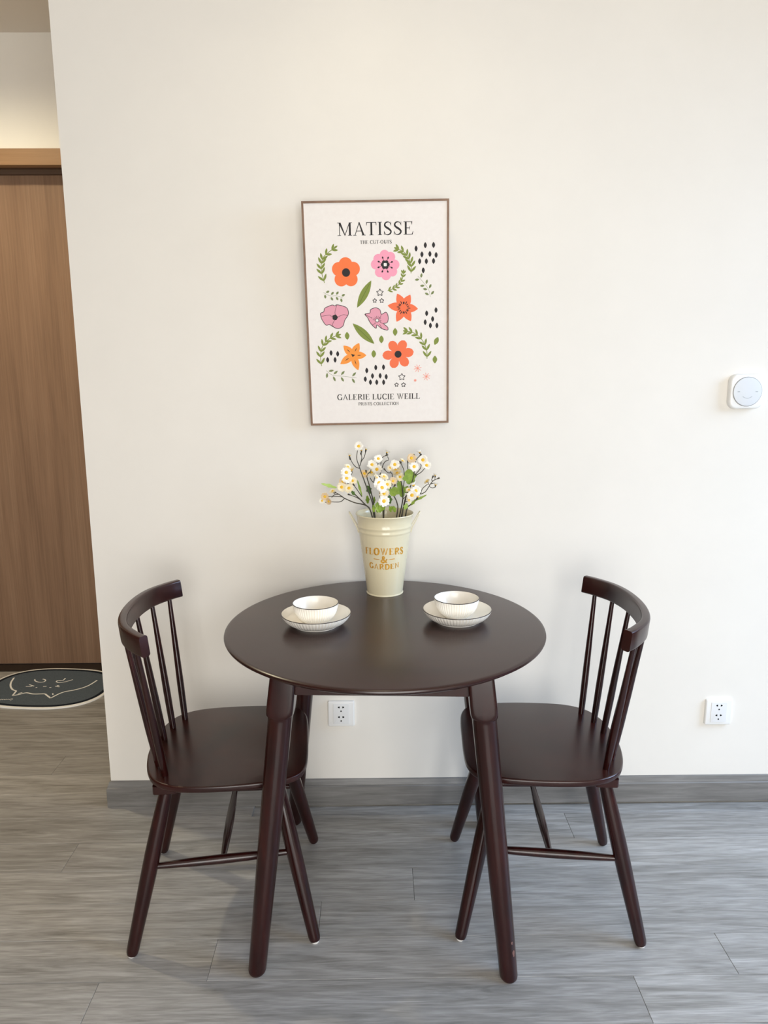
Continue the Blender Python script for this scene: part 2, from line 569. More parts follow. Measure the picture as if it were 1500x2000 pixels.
def quad_line(a, bb, w):
    a, bb = Vector(a), Vector(bb)
    h = w / 2 / max(abs((bb - a).normalized().y), 0.35)
    return [(a.x - h, a.y), (a.x + h, a.y), (bb.x + h, bb.y), (bb.x - h, bb.y)]


def rect(x0, x1, y0, y1):
    return [(x0, y0), (x1, y0), (x1, y1), (x0, y1)]


def vstem(x, w=None, y0=0.0, y1=1.0):
    w = T_ if w is None else w
    return rect(x - w / 2, x + w / 2, y0, y1)


def serif(x, y, h=0.17):
    e = 0.042
    return rect(x - h, x + h, y, y + e) if y < 0.5 else rect(x - h, x + h, y - e, y)


def curve_stroke(pts, per=8, wf=None, closed=False):
    pts = catmull([(p[0], p[1], 0) for p in pts], per, closed)
    n = len(pts)
    L, R = [], []
    for i, p in enumerate(pts):
        a = pts[i - 1] if (i or closed) else p
        c = pts[(i + 1) % n] if (i < n - 1 or closed) else p
        d = (c - a).normalized()
        w = wf(i / (n - 1)) if wf else t_ + (T_ * 1.08 - t_) * abs(d.y) ** 1.6
        nn = Vector((-d.y, d.x, 0)) * (w / 2)
        L.append(p + nn)
        R.append(p - nn)
    out = []
    for i in range(n if closed else n - 1):
        k = (i + 1) % n
        out.append([(L[i].x, L[i].y), (L[k].x, L[k].y), (R[k].x, R[k].y), (R[i].x, R[i].y)])
    return out


def ell(cx, cy, rx, ry, a0, a1, k=9):
    return [(cx + rx * math.cos(math.radians(a0 + (a1 - a0) * i / (k - 1))), cy + ry * math.sin(math.radians(a0 + (a1 - a0) * i / (k - 1)))) for i in range(k)]


def glyph(ch):
    if ch == 'I':
        return 0.46, [vstem(.23), serif(.23, 0), serif(.23, 1)]
    if ch == 'L':
        return 0.86, [vstem(.24), serif(.24, 1), rect(.06, .78, 0, .045), [(.70, .0), (.80, .0), (.84, .26), (.80, .26)]]
    if ch == 'T':
        return 0.90, [vstem(.45), serif(.45, 0), rect(.04, .86, .95, 1), [(.03, .74), (.06, .74), (.12, 1), (.04, 1)], [(.84, .74), (.87, .74), (.86, 1), (.78, 1)]]
    if ch in 'EF':
        q = [vstem(.24), rect(.06, .76, .955, 1), [(.73, .76), (.76, .76), (.78, 1), (.68, 1)], rect(.24, .58, .49, .535), [(.56, .38), (.59, .38), (.59, .65), (.56, .65)]]
        if ch == 'E':
            return 0.92, q + [rect(.06, .80, 0, .045), [(.72, 0), (.80, 0), (.86, .25), (.82, .25)]]
        return 0.84, q + [serif(.24, 0)]
    if ch == 'H':
        return 1.08, [vstem(.24), vstem(.84), serif(.24, 0), serif(.24, 1), serif(.84, 0), serif(.84, 1), rect(.24, .84, .48, .53)]
    if ch == 'M':
        return 1.32, [vstem(.22, t_), [(.14, 1), (.33, 1), (.69, .05), (.645, 0)], quad_line((.66, 0), (1.06, 1), t_), vstem(1.08), serif(.2, 0, .14), serif(1.08, 0), rect(.04, .28, .958, 1), rect(1.02, 1.26, .958, 1)]
    if ch == 'A':
        return 1.04, [quad_line((.15, 0), (.52, 1), t_), [(.46, 1), (.54, 1.02), (.94, 0), (.77, 0)], rect(.28, .74, .31, .36), serif(.14, 0, .13), serif(.87, 0, .16)]
    if ch == 'N':
        return 1.08, [vstem(.22, t_), [(.12, 1), (.29, 1), (.87, .0), (.82, 0)], vstem(.85, t_), serif(.22, 0, .14), rect(.04, .25, .958, 1), serif(.85, 1, .15)]
    if ch == 'W':
        return 1.42, [[(.10, 1), (.27, 1), (.47, .04), (.44, 0)], quad_line((.45, 0), (.73, 1), t_), [(.57, 1), (.74, 1), (.97, .04), (.94, 0)], quad_line((.95, 0), (1.26, 1), t_), serif(.19, 1, .16), serif(.66, 1, .15), serif(1.26, 1, .13)]
    if ch == 'U':
        return 1.06, [vstem(.25, None, .32, 1), vstem(.84, t_, .34, 1), serif(.25, 1), serif(.84, 1, .14)] + curve_stroke([(.25, .34), (.30, .12), (.52, .015), (.76, .11), (.84, .36)])
    if ch == 'O':
        return 1.10, curve_stroke(ell(.54, .5, .40, .5, 0, 345, 16), 4, None, True)
    if ch in 'CG':
        q = curve_stroke(ell(.55, .5, .42, .49, 42, 318, 15), 4) + [[(.84, .70), (.87, .70), (.87, 1.0), (.83, .98)]]
        if ch == 'C':
            return 1.0, q
        return 1.1, q + [vstem(.88, T_ * .9, .03, .42), serif(.88, .92, .0), rect(.72, 1.04, .40, .44)]
    if ch == 'D':
        return 1.08, [vstem(.24), serif(.2, 0, .16), serif(.2, 1, .16)] + curve_stroke([(.22, .98), (.50, .975), (.80, .84), (.93, .5), (.80, .16), (.50, .025), (.22, .02)])
    if ch in 'PR':
        q = [vstem(.24), serif(.24, 0), serif(.2, 1, .16)] + curve_stroke([(.22, .98), (.48, .975), (.70, .90), (.76, .735), (.68, .57), (.48, .49), (.26, .485)])
        if ch == 'P':
            return 0.86, q
        return 1.02, q + [[(.42, .49), (.58, .49), (1.0, .0), (.83, .0)], rect(.84, 1.05, 0, .042)]
    if ch == 'S':
        return 0.80, curve_stroke([(.66, .78), (.58, .93), (.40, .985), (.22, .92), (.15, .75), (.26, .60), (.50, .45), (.66, .27), (.58, .09), (.38, .015), (.20, .07), (.11, .24)], 5,
                                  lambda u: t_ + (T_ * 1.02 - t_) * max(0, 1 - abs(u - .5) / .34) ** .6) + [[(.655, .70), (.685, .70), (.685, 1), (.655, 1)], [(.085, .0), (.115, .0), (.115, .30), (.085, .30)]]
    if ch == '-':
        return 0.5, [rect(.08, .42, .30, .37)]
    if ch == '&':
        return 1.15, curve_stroke([(1.02, .58), (.92, .36), (.72, .14), (.42, .01), (.16, .10), (.13, .30), (.30, .47), (.56, .66), (.62, .84), (.50, .985), (.36, .90), (.36, .72), (.52, .45), (.76, .16), (1.06, .02)], 5,
                                  lambda u: t_ + (T_ - t_) * (0.9 if (.2 < u < .36 or .68 < u < .95) else .35)) + [rect(.86, 1.12, .56, .60)]
    return 0.42, []


def text_polys(s, track=0.0):
    x, out = 0.0, []
    for ch in s:
        w, g = glyph(ch)
        out += [[(p[0] + x, p[1]) for p in q] for q in g]
        x += w + track
    return x - track, out


# ------------------------------------------------------------------ framed poster, leaning forward at the top
poster = bpy.data.objects.new('wall_poster', None)
C.objects.link(poster)
PH, PWD, FD = 0.6047, 0.3981, 0.025
ez = Vector((0, -0.04073, 0.60334)).normalized()
tilt = 0.01526
ex = math.cos(tilt) * Vector((1, 0, 0)) + math.sin(tilt) * ez
ez2 = -math.sin(tilt) * Vector((1, 0, 0)) + math.cos(tilt) * ez
nn = ex.cross(ez2)
R = Matrix((ex, -nn, ez2)).transposed()
poster.matrix_world = Matrix.Translation((0.00741, -0.04737, 1.52255)) @ R.to_4x4()
poster['label'] = 'framed floral poster with MATISSE title hanging on the wall above the table'
poster['category'] = 'poster'
fw = 0.0055
for x0, x1, z0, z1 in ((-PWD / 2, PWD / 2, PH / 2 - fw, PH / 2), (-PWD / 2, PWD / 2, -PH / 2, -PH / 2 + fw), (-PWD / 2, -PWD / 2 + fw, -PH / 2 + fw, PH / 2 - fw), (PWD / 2 - fw, PWD / 2, -PH / 2 + fw, PH / 2 - fw)):
    b = MB(); b.box(x0, x1, 0.0, FD, z0, z1)
    b.obj('frame_rail', M['frame'], poster, 0)
b = MB(); b.box(-PWD / 2 + fw, PWD / 2 - fw, 0.0025, 0.012, -PH / 2 + fw, PH / 2 - fw)
canvas = b.obj('canvas', M['paper'], poster, 0)
YP = 0.0025


def pr(name, polys, m, layer=1):
    q = MB()
    for i, p in enumerate(polys):
        q.poly([(x / 1000, z / 1000) for x, z in p], YP - 0.00022 * layer - 1.5e-6 * i)
    o = q.obj(name, M[m], canvas, 0, fix=False)
    return o


def place_text(s, tri):
    (x0, y0), (x1, y1), (xh, yh) = tri
    h = math.hypot(xh - x0, yh - y0)
    w, polys = text_polys(s, 0.02)
    sx = math.hypot(x1 - x0, y1 - y0) / w
    a = math.atan2(y1 - y0, x1 - x0)
    return [[(x0 + px * sx * math.cos(a) - py * h * math.sin(a), y0 + px * sx * math.sin(a) + py * h * math.cos(a)) for px, py in q] for q in polys]


def union(c, polys, n=220):
    """outline of star-shaped overlapping petals round c"""
    c = Vector(c)
    out = []
    for k in range(n):
        a = 2 * PI * k / n + 0.0007
        d = Vector((math.cos(a), math.sin(a)))
        best = 0.5
        for p in polys:
            for i in range(len(p)):
                A, B = Vector(p[i]) - c, Vector(p[(i + 1) % len(p)]) - c
                e = B - A
                den = d.x * e.y - d.y * e.x
                if abs(den) < 1e-9:
                    continue
                t = (A.x * e.y - A.y * e.x) / den
                s = (A.x * d.y - A.y * d.x) / den
                if 0 <= s <= 1 and t > best:
                    best = t
        out.append((c.x + d.x * best, c.y + d.y * best))
    return [out]


PD = {
'text':{'MATISSE':[[-106.0,213.2],[103.9,213.0],[-104.8,246.8]],'THE CUT-OUTS':[[-43.8,191.0],[43.1,191.2],[-43.6,200.0]],'GALERIE LUCIE WEILL':[[-120.6,-230.7],[117.2,-231.7],[-120.0,-215.0]],'PRINTS COLLECTION':[[-60.6,-247.4],[56.7,-247.9],[-60.4,-239.0]]},
'f1':[[-84.2,117.6],[-85.2,144.5],[-59.4,129.3],[-68.2,95.4],[-101.4,95.4],[-108.9,129.3]],
'f2':[[24.0,136.3],[22.4,164.5],[40.1,158.3],[52.8,135.8],[45.6,116.1],[26.2,105.5],[6.8,114.8],[-5.1,137.7],[3.0,153.1]],
'f3':[[73.0,21.3],[55.7,59.6],[92.2,55.9],[113.2,17.6],[93.4,-15.5],[53.0,-16.3],[28.6,27.9]],
'f4':[[-158.6,10.6],[-149.6,14.6],[-146.5,23.7],[-135.9,28.9],[-124.8,32.3],[-117.7,29.8],[-112.3,32.7],[-93.7,28.4],[-84.4,22.8],[-81.0,13.3],[-82.5,3.7],[-91.8,-9.9],[-97.0,-24.4],[-109.8,-31.5],[-122.3,-28.2],[-134.6,-20.3],[-144.2,-21.7],[-154.0,-8.7],[-158.0,2.1]],
'f4c':[[-118.8,-1.1]],
'f5':[[-35.3,5.8],[-21.1,9.2],[-19.7,17.0],[-11.7,21.4],[-2.9,22.5],[7.3,16.5],[10.9,4.9],[23.5,10.2],[29.0,1.5],[29.8,-9.1],[26.2,-18.2],[16.7,-20.8],[27.5,-30.2],[27.4,-38.2],[11.7,-34.2],[-2.3,-23.8],[-4.7,-32.9],[-15.9,-23.5],[-22.6,-14.2],[-28.0,-2.9]],
'f5c':[[-1.4,-11.6]],
'f6':[[-71.6,-105.9],[-97.8,-78.3],[-53.2,-72.1],[-33.7,-106.6],[-57.8,-147.9],[-108.4,-129.3]],
'f7':[[55.8,-105.3],[39.4,-77.9],[70.5,-76.9],[89.4,-100.6],[76.3,-129.8],[42.6,-133.8],[22.3,-107.7]],
'big':[[[-15.3,95.6],[-56.2,23.8]],[[-70.0,-18.5],[-10.7,-75.4]]],
'small':[[[-86.8,-41.2],[-86.2,-62.8]],[[9.7,-52.6],[9.3,-74.2]],[[48.6,-33.0],[48.3,-54.6]],[[-12.7,-92.1],[-13.2,-113.9]],[[169.4,-60.0],[159.2,-81.5]],[[160.1,-111.1],[160.0,-133.0]]],
'sprigs':[[[-144.4,91.5],[-151.1,118.3],[-151.1,141.8],[-141.7,162.2],[-111.6,183.5]],[[94.6,112.3],[95.4,131.5],[89.4,149.2],[77.3,167.0],[55.8,177.6]],[[29.3,67.4],[51.2,75.9],[68.6,93.5],[73.6,115.6]],[[-161.3,-133.9],[-163.3,-105.7],[-155.8,-77.8],[-137.7,-59.6],[-110.4,-49.3]],[[137.7,-119.4],[136.2,-92.8],[122.1,-64.6],[100.0,-47.2],[77.9,-42.2]]],
'thin':[[[147.8,48.6],[143.2,68.2],[132.3,83.4],[113.8,104.5]],[[-148.5,66.2],[-130.2,56.9],[-111.5,56.5],[-94.5,50.2]],[[-149.0,-146.7],[-131.9,-159.7],[-103.2,-163.4],[-63.2,-169.0]]],
'dots':[[134.4,184.9],[156.9,185.1],[109.1,176.6],[125.0,161.2],[146.9,161.9],[163.9,159.0],[118.7,143.4],[137.0,143.1],[156.8,143.6],[128.5,119.6],[163.4,13.3],[137.3,5.0],[153.9,-10.6],[133.1,-19.0],[147.6,-28.2],[165.9,-28.5],[-133.4,-98.1],[-114.8,-101.0],[-143.7,-117.0],[-122.7,-117.4],[-8.0,-141.0],[14.0,-140.5],[-33.8,-149.0],[-17.9,-164.5],[4.0,-164.3],[21.2,-167.5],[-38.6,-173.0],[-24.1,-182.1],[-6.1,-182.5],[13.6,-182.9]],
'stars':[[8.0,62.9,10],[-6.9,41.6,6],[12.5,41.2,6.5],[65.8,-169.0,10],[50.4,-190.6,6],[70.1,-191.0,6.5]],
'aster':[[111.0,-145.6,11],[135.9,-169.1,11],[103.7,-179.3,4]],
}
for s, tri in PD['text'].items():
    T_, t_ = (0.155, 0.055) if s == 'MATISSE' else (0.19, 0.085)
    pr('printed_title' if s == 'MATISSE' else 'printed_lettering', place_text(s, tri), 'ink')


def petal(c, tip, width, shape, n=14):
    """outline of one petal from centre c to tip; shape 'round' or 'point'"""
    c, tip = Vector(c), Vector(tip)
    d = tip - c
    L = d.length
    d.normalize()
    nn2 = Vector((-d.y, d.x))
    left, right = [], []
    for i in range(n + 1):
        u = i / n
        if shape == 'round':
            w = width * (0.42 + 0.58 * min(1, u / 0.6) ** 1.2) * math.sqrt(max(0, 1 - max(0, (u - 0.55) / 0.45) ** 2.2))
        else:
            w = width * math.sin(PI * min(1, (0.16 + 0.84 * u)) ** 1.05) ** 0.9 if u < 1 else 0
        p = c + d * (u * L)
        left.append(p + nn2 * w)
        right.append(p - nn2 * w)
    return [(p.x, p.y) for p in left + right[::-1]]


def leafshape(a, t, w, n=12):
    a, t = Vector(a), Vector(t)
    d = t - a
    nn2 = Vector((-d.y, d.x)).normalized()
    L, Rr = [], []
    for i in range(n + 1):
        u = i / n
        ww = w * math.sin(PI * u) ** 0.85 if 0 < u < 1 else 0
        p = a + d * u
        L.append(p + nn2 * ww)
        Rr.append(p - nn2 * ww)
    return [(p.x, p.y) for p in L + Rr[-2:0:-1]]


def line2(pts, w, per=5):
    pts = [Vector((p.x, p.y)) for p in catmull([(*p, 0) for p in pts], per)] if len(pts) > 2 else [Vector(p) for p in pts]
    out = []
    L, Rr = [], []
    for i, p in enumerate(pts):
        d = (pts[min(i + 1, len(pts) - 1)] - pts[max(i - 1, 0)]).normalized()
        n3 = Vector((-d.y, d.x)) * w / 2
        L.append(p + n3)
        Rr.append(p - n3)
    for i in range(len(pts) - 1):
        out.append([tuple(L[i]), tuple(L[i + 1]), tuple(Rr[i + 1]), tuple(Rr[i])])
    return out


def disc2(c, r, n=20):
    return circle(r, n, c[0], c[1])


# five-petal orange bloom
f = PD['f1']
pr('printed_flower', union(f[0], [circle(18.6, 28, *(Vector(f[0]) * .20 + Vector(p) * .80)) for p in f[1:]] + [disc2(f[0], 20)]), 'orange')
pr('printed_flower_eye', [disc2(f[0], 11.2)], 'ink', 2)
# pink bloom with stamens
f = PD['f2']
pr('printed_flower', union(f[0], [circle(13.2, 28, *(Vector(f[0]) * .10 + Vector(p) * .90)) for p in f[1:]] + [disc2(f[0], 24)]), 'pink')
q = [disc2((f[0][0] + 7.0 * math.cos(k * PI / 3), f[0][1] + 7.0 * math.sin(k * PI / 3)), 5.4, 12) for k in range(6)]
for k in range(8):
    a = k * PI / 4 + .35
    u = Vector((math.cos(a), math.sin(a)))
    q += line2([tuple(Vector(f[0]) + u * 12), tuple(Vector(f[0]) + u * 21)], 1.1) + [leafshape(tuple(Vector(f[0]) + u * 16), tuple(Vector(f[0]) + u * 23), 2.2)]
pr('printed_flower_eye', q, 'ink', 2)
pr('printed_flower_centre', [[(f[0][0] + 5.4 * math.cos(k * PI / 4) * (1 if k % 2 else .8), f[0][1] + 5.4 * math.sin(k * PI / 4) * (1 if k % 2 else .8)) for k in range(8)]], 'paper_white', 3)
# orange lily
f = PD['f3']
pr('printed_flower', union(f[0], [petal(f[0], p, 11.5, 'point') for p in f[1:]] + [disc2(f[0], 12)]), 'coral')
q = []
for p in f[1:]:
    d = (Vector(p) - Vector(f[0])).normalized()
    for s in (-.38, 0, .38):
        e = Vector((d.x * math.cos(s) - d.y * math.sin(s), d.x * math.sin(s) + d.y * math.cos(s)))
        q.append(leafshape(tuple(Vector(f[0]) + e * 9), tuple(Vector(f[0]) + e * (20 if s == 0 else 17)), 1.3))
pr('printed_stamens', q, 'ink', 2)
# two outlined poppies
for key, ck in (('f4', 'f4c'), ('f5', 'f5c')):
    f, c = PD[key], PD[ck][0]
    o = [(p.x, p.y) for p in catmull([(*p, 0) for p in f], 4, True)]
    pr('printed_flower', [o], 'rose')
    q = line2(o + [o[0]], 1.6, 1)
    V = Vector(c)
    if key == 'f4':
        for tgt, bend in ((8, 4), (4, -3), (16, 5), (12, -6)):
            e = Vector(f[(tgt + 2) % len(f)])
            mid = (V + e) / 2 + Vector((bend, bend))
            q += line2([tuple(V * .75 + e * .25), tuple(mid), tuple(e)], .9)
        q += [disc2((c[0] + 3.6 * math.cos(k), c[1] + 3.6 * math.sin(k)), 4.4, 10) for k in (0, 1.3, 2.6, 3.9, 5.1)]
    else:
        for k in range(9):
            a = k * .42 - .4
            u = Vector((math.cos(a), math.sin(a)))
            q += line2([tuple(V + u * 6), tuple(V + u * 12)], .8)
        for i in (0, 6, 11, 14, 17):
            e = Vector(f[i])
            q += line2([tuple(V * .55 + e * .45), tuple((V + e) / 2 + Vector((2, -2))), tuple(e)], .9)
        q += [disc2(c, 5.2)]
    pr('printed_outline', q, 'ink', 2)
    if key == 'f5':
        pr('printed_flower_centre', [disc2(c, 3.8)], 'paper_white', 3)
# amber pointed bloom
f = PD['f6']
pr('printed_flower', union(f[0], [petal(f[0], p, 10.5, 'point') for p in f[1:]]), 'amber')
q = [[(f[0][0] - 5.5, f[0][1] + 4), (f[0][0] + 6, f[0][1] + 1), (f[0][0] - 1, f[0][1] - 5)]]
for p in f[1:]:
    q += [leafshape(tuple(Vector(f[0]) * .7 + Vector(p) * .3), tuple(Vector(f[0]) * .38 + Vector(p) * .62), .9)]
pr('printed_stamens', q, 'ink', 2)
# coral six-petal bloom
f = PD['f7']
pr('printed_flower', union(f[0], [petal(f[0], tuple(Vector(f[0]) * -.32 + Vector(p) * 1.32), 13.2, 'round') for p in f[1:]], 360), 'coral')
pr('printed_flower_eye', [disc2(f[0], 9.8)], 'ink', 2)
for a, t in PD['big']:
    pr('printed_leaf', [leafshape(a, t, 11.0)], 'green')
    d = Vector(t) - Vector(a)
    pr('printed_vein', line2([tuple(Vector(a) + d * .12), tuple(Vector(a) + d * .97)], .9), 'dark_green', 2)
for a, t in PD['small']:
    pr('printed_leaf', [leafshape(a, t, 6.4)], 'green')
for n_, pts in enumerate(PD['sprigs']):
    cl = [Vector((p.x, p.y)) for p in catmull([(*p, 0) for p in pts], 8)]
    q = line2([tuple(p) for p in cl], 1.9, 1)
    cnt = 7
    for i in range(cnt):
        k = int((i + .55) / cnt * (len(cl) - 1))
        d = (cl[min(k + 1, len(cl) - 1)] - cl[max(k - 1, 0)]).normalized()
        for s in (-1, 1):
            ang = s * .62
            e = Vector((d.x * math.cos(ang) - d.y * math.sin(ang), d.x * math.sin(ang) + d.y * math.cos(ang)))
            ln = (21 if n_ != 2 else 14) * (1 - .2 * i / cnt)
            q.append(leafshape(tuple(cl[k]), tuple(cl[k] + e * ln), 3.1 if n_ != 2 else 2.3, 8))
    q.append(leafshape(tuple(cl[-3]), tuple(cl[-1] + (cl[-1] - cl[-2]).normalized() * 8), 2.6, 8))
    pr('printed_sprig', q, 'green')
for n_, pts in enumerate(PD['thin']):
    cl = [Vector((p.x, p.y)) for p in catmull([(*p, 0) for p in pts], 8)]
    q = line2([tuple(p) for p in cl], .7, 1)
    ln = (14, 12, 17)[n_]
    for i in range(4):
        k = int((i + .6) / 4 * (len(cl) - 1))
        d = (cl[min(k + 1, len(cl) - 1)] - cl[max(k - 1, 0)]).normalized()
        for s in (-1, 1):
            nn3 = Vector((-d.y, d.x)) * s
            st = cl[k] + nn3 * 3
            q.append(leafshape(tuple(st), tuple(st + (nn3 * .8 + d * .6) * ln * .9), 3.0, 8))
    pr('printed_sprig', q, 'olive')
for x, y in PD['dots']:
    pr('printed_dot', [leafshape((x, y - 8.0), (x, y + 8.0), 4.2, 10)], 'ink')
for x, y, r in PD['stars']:
    q = []
    pts = [(x + r * (1 if k % 2 == 0 else .52) * math.cos(PI / 2 + k * PI / 5), y + r * (1 if k % 2 == 0 else .52) * math.sin(PI / 2 + k * PI / 5)) for k in range(10)]
    for k in range(10):
        q += line2([pts[k], pts[(k + 1) % 10]], 1.8)
    pr('printed_star', q, 'ink')
for x, y, r in PD['aster']:
    q = []
    for k in range(4):
        a = k * PI / 4 + .2
        q += line2([(x - r * math.cos(a), y - r * math.sin(a)), (x + r * math.cos(a), y + r * math.sin(a))], 1.5)
    pr('printed_asterisk', q, 'salmon')

# ------------------------------------------------------------------ sockets and thermostat


def socket(x, z, label):
    t = thing('wall_socket', label, 'socket', (x, -0.0005, z), 0, 'double wall sockets')
    fr = lambda a, c, d: (a, -d, c)
    q = MB(); q.slab(rrect(0.083, 0.085, 0.005), 0.0, 0.0095, 0.0035, tf=fr)
    q.obj('face_plate', M['plastic'], t)
    q = MB(); q.slab(rrect(0.050, 0.068, 0.002), 0.0085, 0.0108, 0.0008, tf=fr)
    ins = q.obj('socket_insert', M['plastic_insert'], t)
    for cz in (0.0165, -0.0165):
        for kind in (-1, 1, 0):
            q = MB()
            if kind:
                o = [(kind * 0.0042, cz + 0.0068 - .0030), (kind * 0.0042, cz + 0.0068 + .0030), (kind * 0.0052, cz + .0068 + .0032), (kind * 0.0100, cz + 0.0068 + .0012), (kind * 0.0100, cz + 0.0068 - .0012), (kind * 0.0052, cz + .0068 - .0032)]
                if kind > 0:
                    o = o[::-1]
            else:
                o = circle(0.0024, 14, 0.0, cz - 0.0062)
            q.slab(o, 0.0104, 0.01095, tf=fr)
            q.obj('socket_hole', M['hole'], ins, 0)
    return t


socket(-0.1145, 0.3130, 'white double wall socket under the round table, between the two chairs')
socket(1.0785, 0.3070, 'white double wall socket low on the wall right of the right chair')
th = thing('wall_thermostat', 'white rounded square wall control with round grey dial at right edge', 'thermostat', (1.0770, -0.0005, 1.3085), 0)
fr = lambda a, c, d: (a, -d, c)
b = MB(); b.slab(rrect(0.0985, 0.0985, 0.021, 8), 0.0, 0.019, 0.005, tf=fr)
b.obj('housing', M['plastic'], th)
b = MB(); b.slab(circle(0.0425, 48), 0.0185, 0.0193, tf=fr)
b.obj('dial_gap', M['dial_gap'], th)
b = MB(); b.slab(circle(0.0412, 48), 0.0188, 0.0215, 0.0014, tf=fr)
dial = b.obj('dial', M['dial'], th)
b = MB()
for x in (-0.026, 0.026):
    b.slab(rrect(0.0075, 0.0022, 0.001, 3) if False else [(x + p[0], p[1]) for p in rrect(0.0075, 0.0022, 0.001, 3)], 0.0214, 0.0217, tf=fr)
arc = [(0.019 * math.cos(a), 0.019 * math.sin(a)) for a in (PI * (1.25 + .5 * i / 10) for i in range(11))]
for i in range(10):
    a0, a1 = Vector(arc[i]), Vector(arc[i + 1])
    b.slab([tuple(a0 * 0.96), tuple(a0 * 1.04), tuple(a1 * 1.04), tuple(a1 * 0.96)], 0.0214, 0.0217, tf=fr)
b.obj('dial_marks', M['mark'], dial, 0)

# ------------------------------------------------------------------ round table
table = thing('round_table', 'round dark brown wooden table with four splayed legs against the wall', 'table', (0.0201, -0.4089, 0.0), -0.0452)
b = MB()
b.lathe([(0.001, 0.75), (0.20, 0.75), (0.388, 0.75), (0.3925, 0.7492), (0.3955, 0.747), (0.3963, 0.744), (0.3950, 0.741), (0.384, 0.7335), (0.370, 0.731), (0.001, 0.731)], 128)
b.obj('tabletop', M['table_wood'], table, 35)


def sup(hx, n, k=40):
    out = []
    for i in range(k):
        t = 2 * PI * i / k
        ct, st = math.cos(t), math.sin(t)
        out.append((hx * math.copysign(abs(ct) ** (2 / n), ct), hx * math.copysign(abs(st) ** (2 / n), st)))
    return out


FOOT, TOPP = 0.2917, 0.2165
for sx, sy in ((-1, -1), (1, -1), (1, 1), (-1, 1)):
    secs = [(0.0, 0.0165, 2), (0.004, 0.0195, 2), (0.010, 0.0208, 2), (0.30, 0.0248, 2), (0.52, 0.0272, 2), (0.606, 0.0276, 2), (0.614, 0.0284, 2), (0.6165, 0.0296, 2.6), (0.622, 0.0303, 4.5), (0.632, 0.0305, 8), (0.650, 0.0305, 9), (0.731, 0.0290, 9)]
    rs = []
    for z, h, n in secs:
        c = FOOT + (TOPP - FOOT) * z / 0.731
        rs.append([(sx * c + x, sy * c + y, z) for x, y in sup(h, n)])
    b = MB(); b.rings(rs)
    lg = b.obj('leg', M['dark_turned'], table, 42)
    if (sx, sy) == (1, -1):
        b = MB()
        for z, ang, w, h in ((0.072, -0.80, 0.16, 0.008), (0.098, -0.92, 0.10, 0.004)):
            ring = []
            for k in range(12):
                t = 2 * PI * k / 12
                zz = z + h * math.sin(t)
                aa = ang + w * math.cos(t) * (1 + .3 * math.sin(3 * t))
                c = FOOT + (TOPP - FOOT) * zz / 0.731
                r = 0.0208 + (0.0248 - 0.0208) * zz / 0.30 + 0.0002
                ring.append((sx * c + r * math.cos(aa), sy * c + r * math.sin(aa), zz))
            b.add(ring, [tuple(range(12))])
        sc_ = b.obj('scuff', mat('worn_pale_wood', (112, 82, 76), 0.7, 0.3), lg, 0, fix=False)
        sc_['label'] = 'pale scuff marks near the foot'
ap = 0.2235
for k in range(4):
    b = MB(); b.box(-ap + 0.027, ap - 0.027, -ap - 0.010, -ap + 0.010, 0.664, 0.731)
    o = b.obj('apron', M['dark_wood'], table, 0)
    o.rotation_euler = (0, 0, k * PI / 2)

# ------------------------------------------------------------------ spindle-back chairs


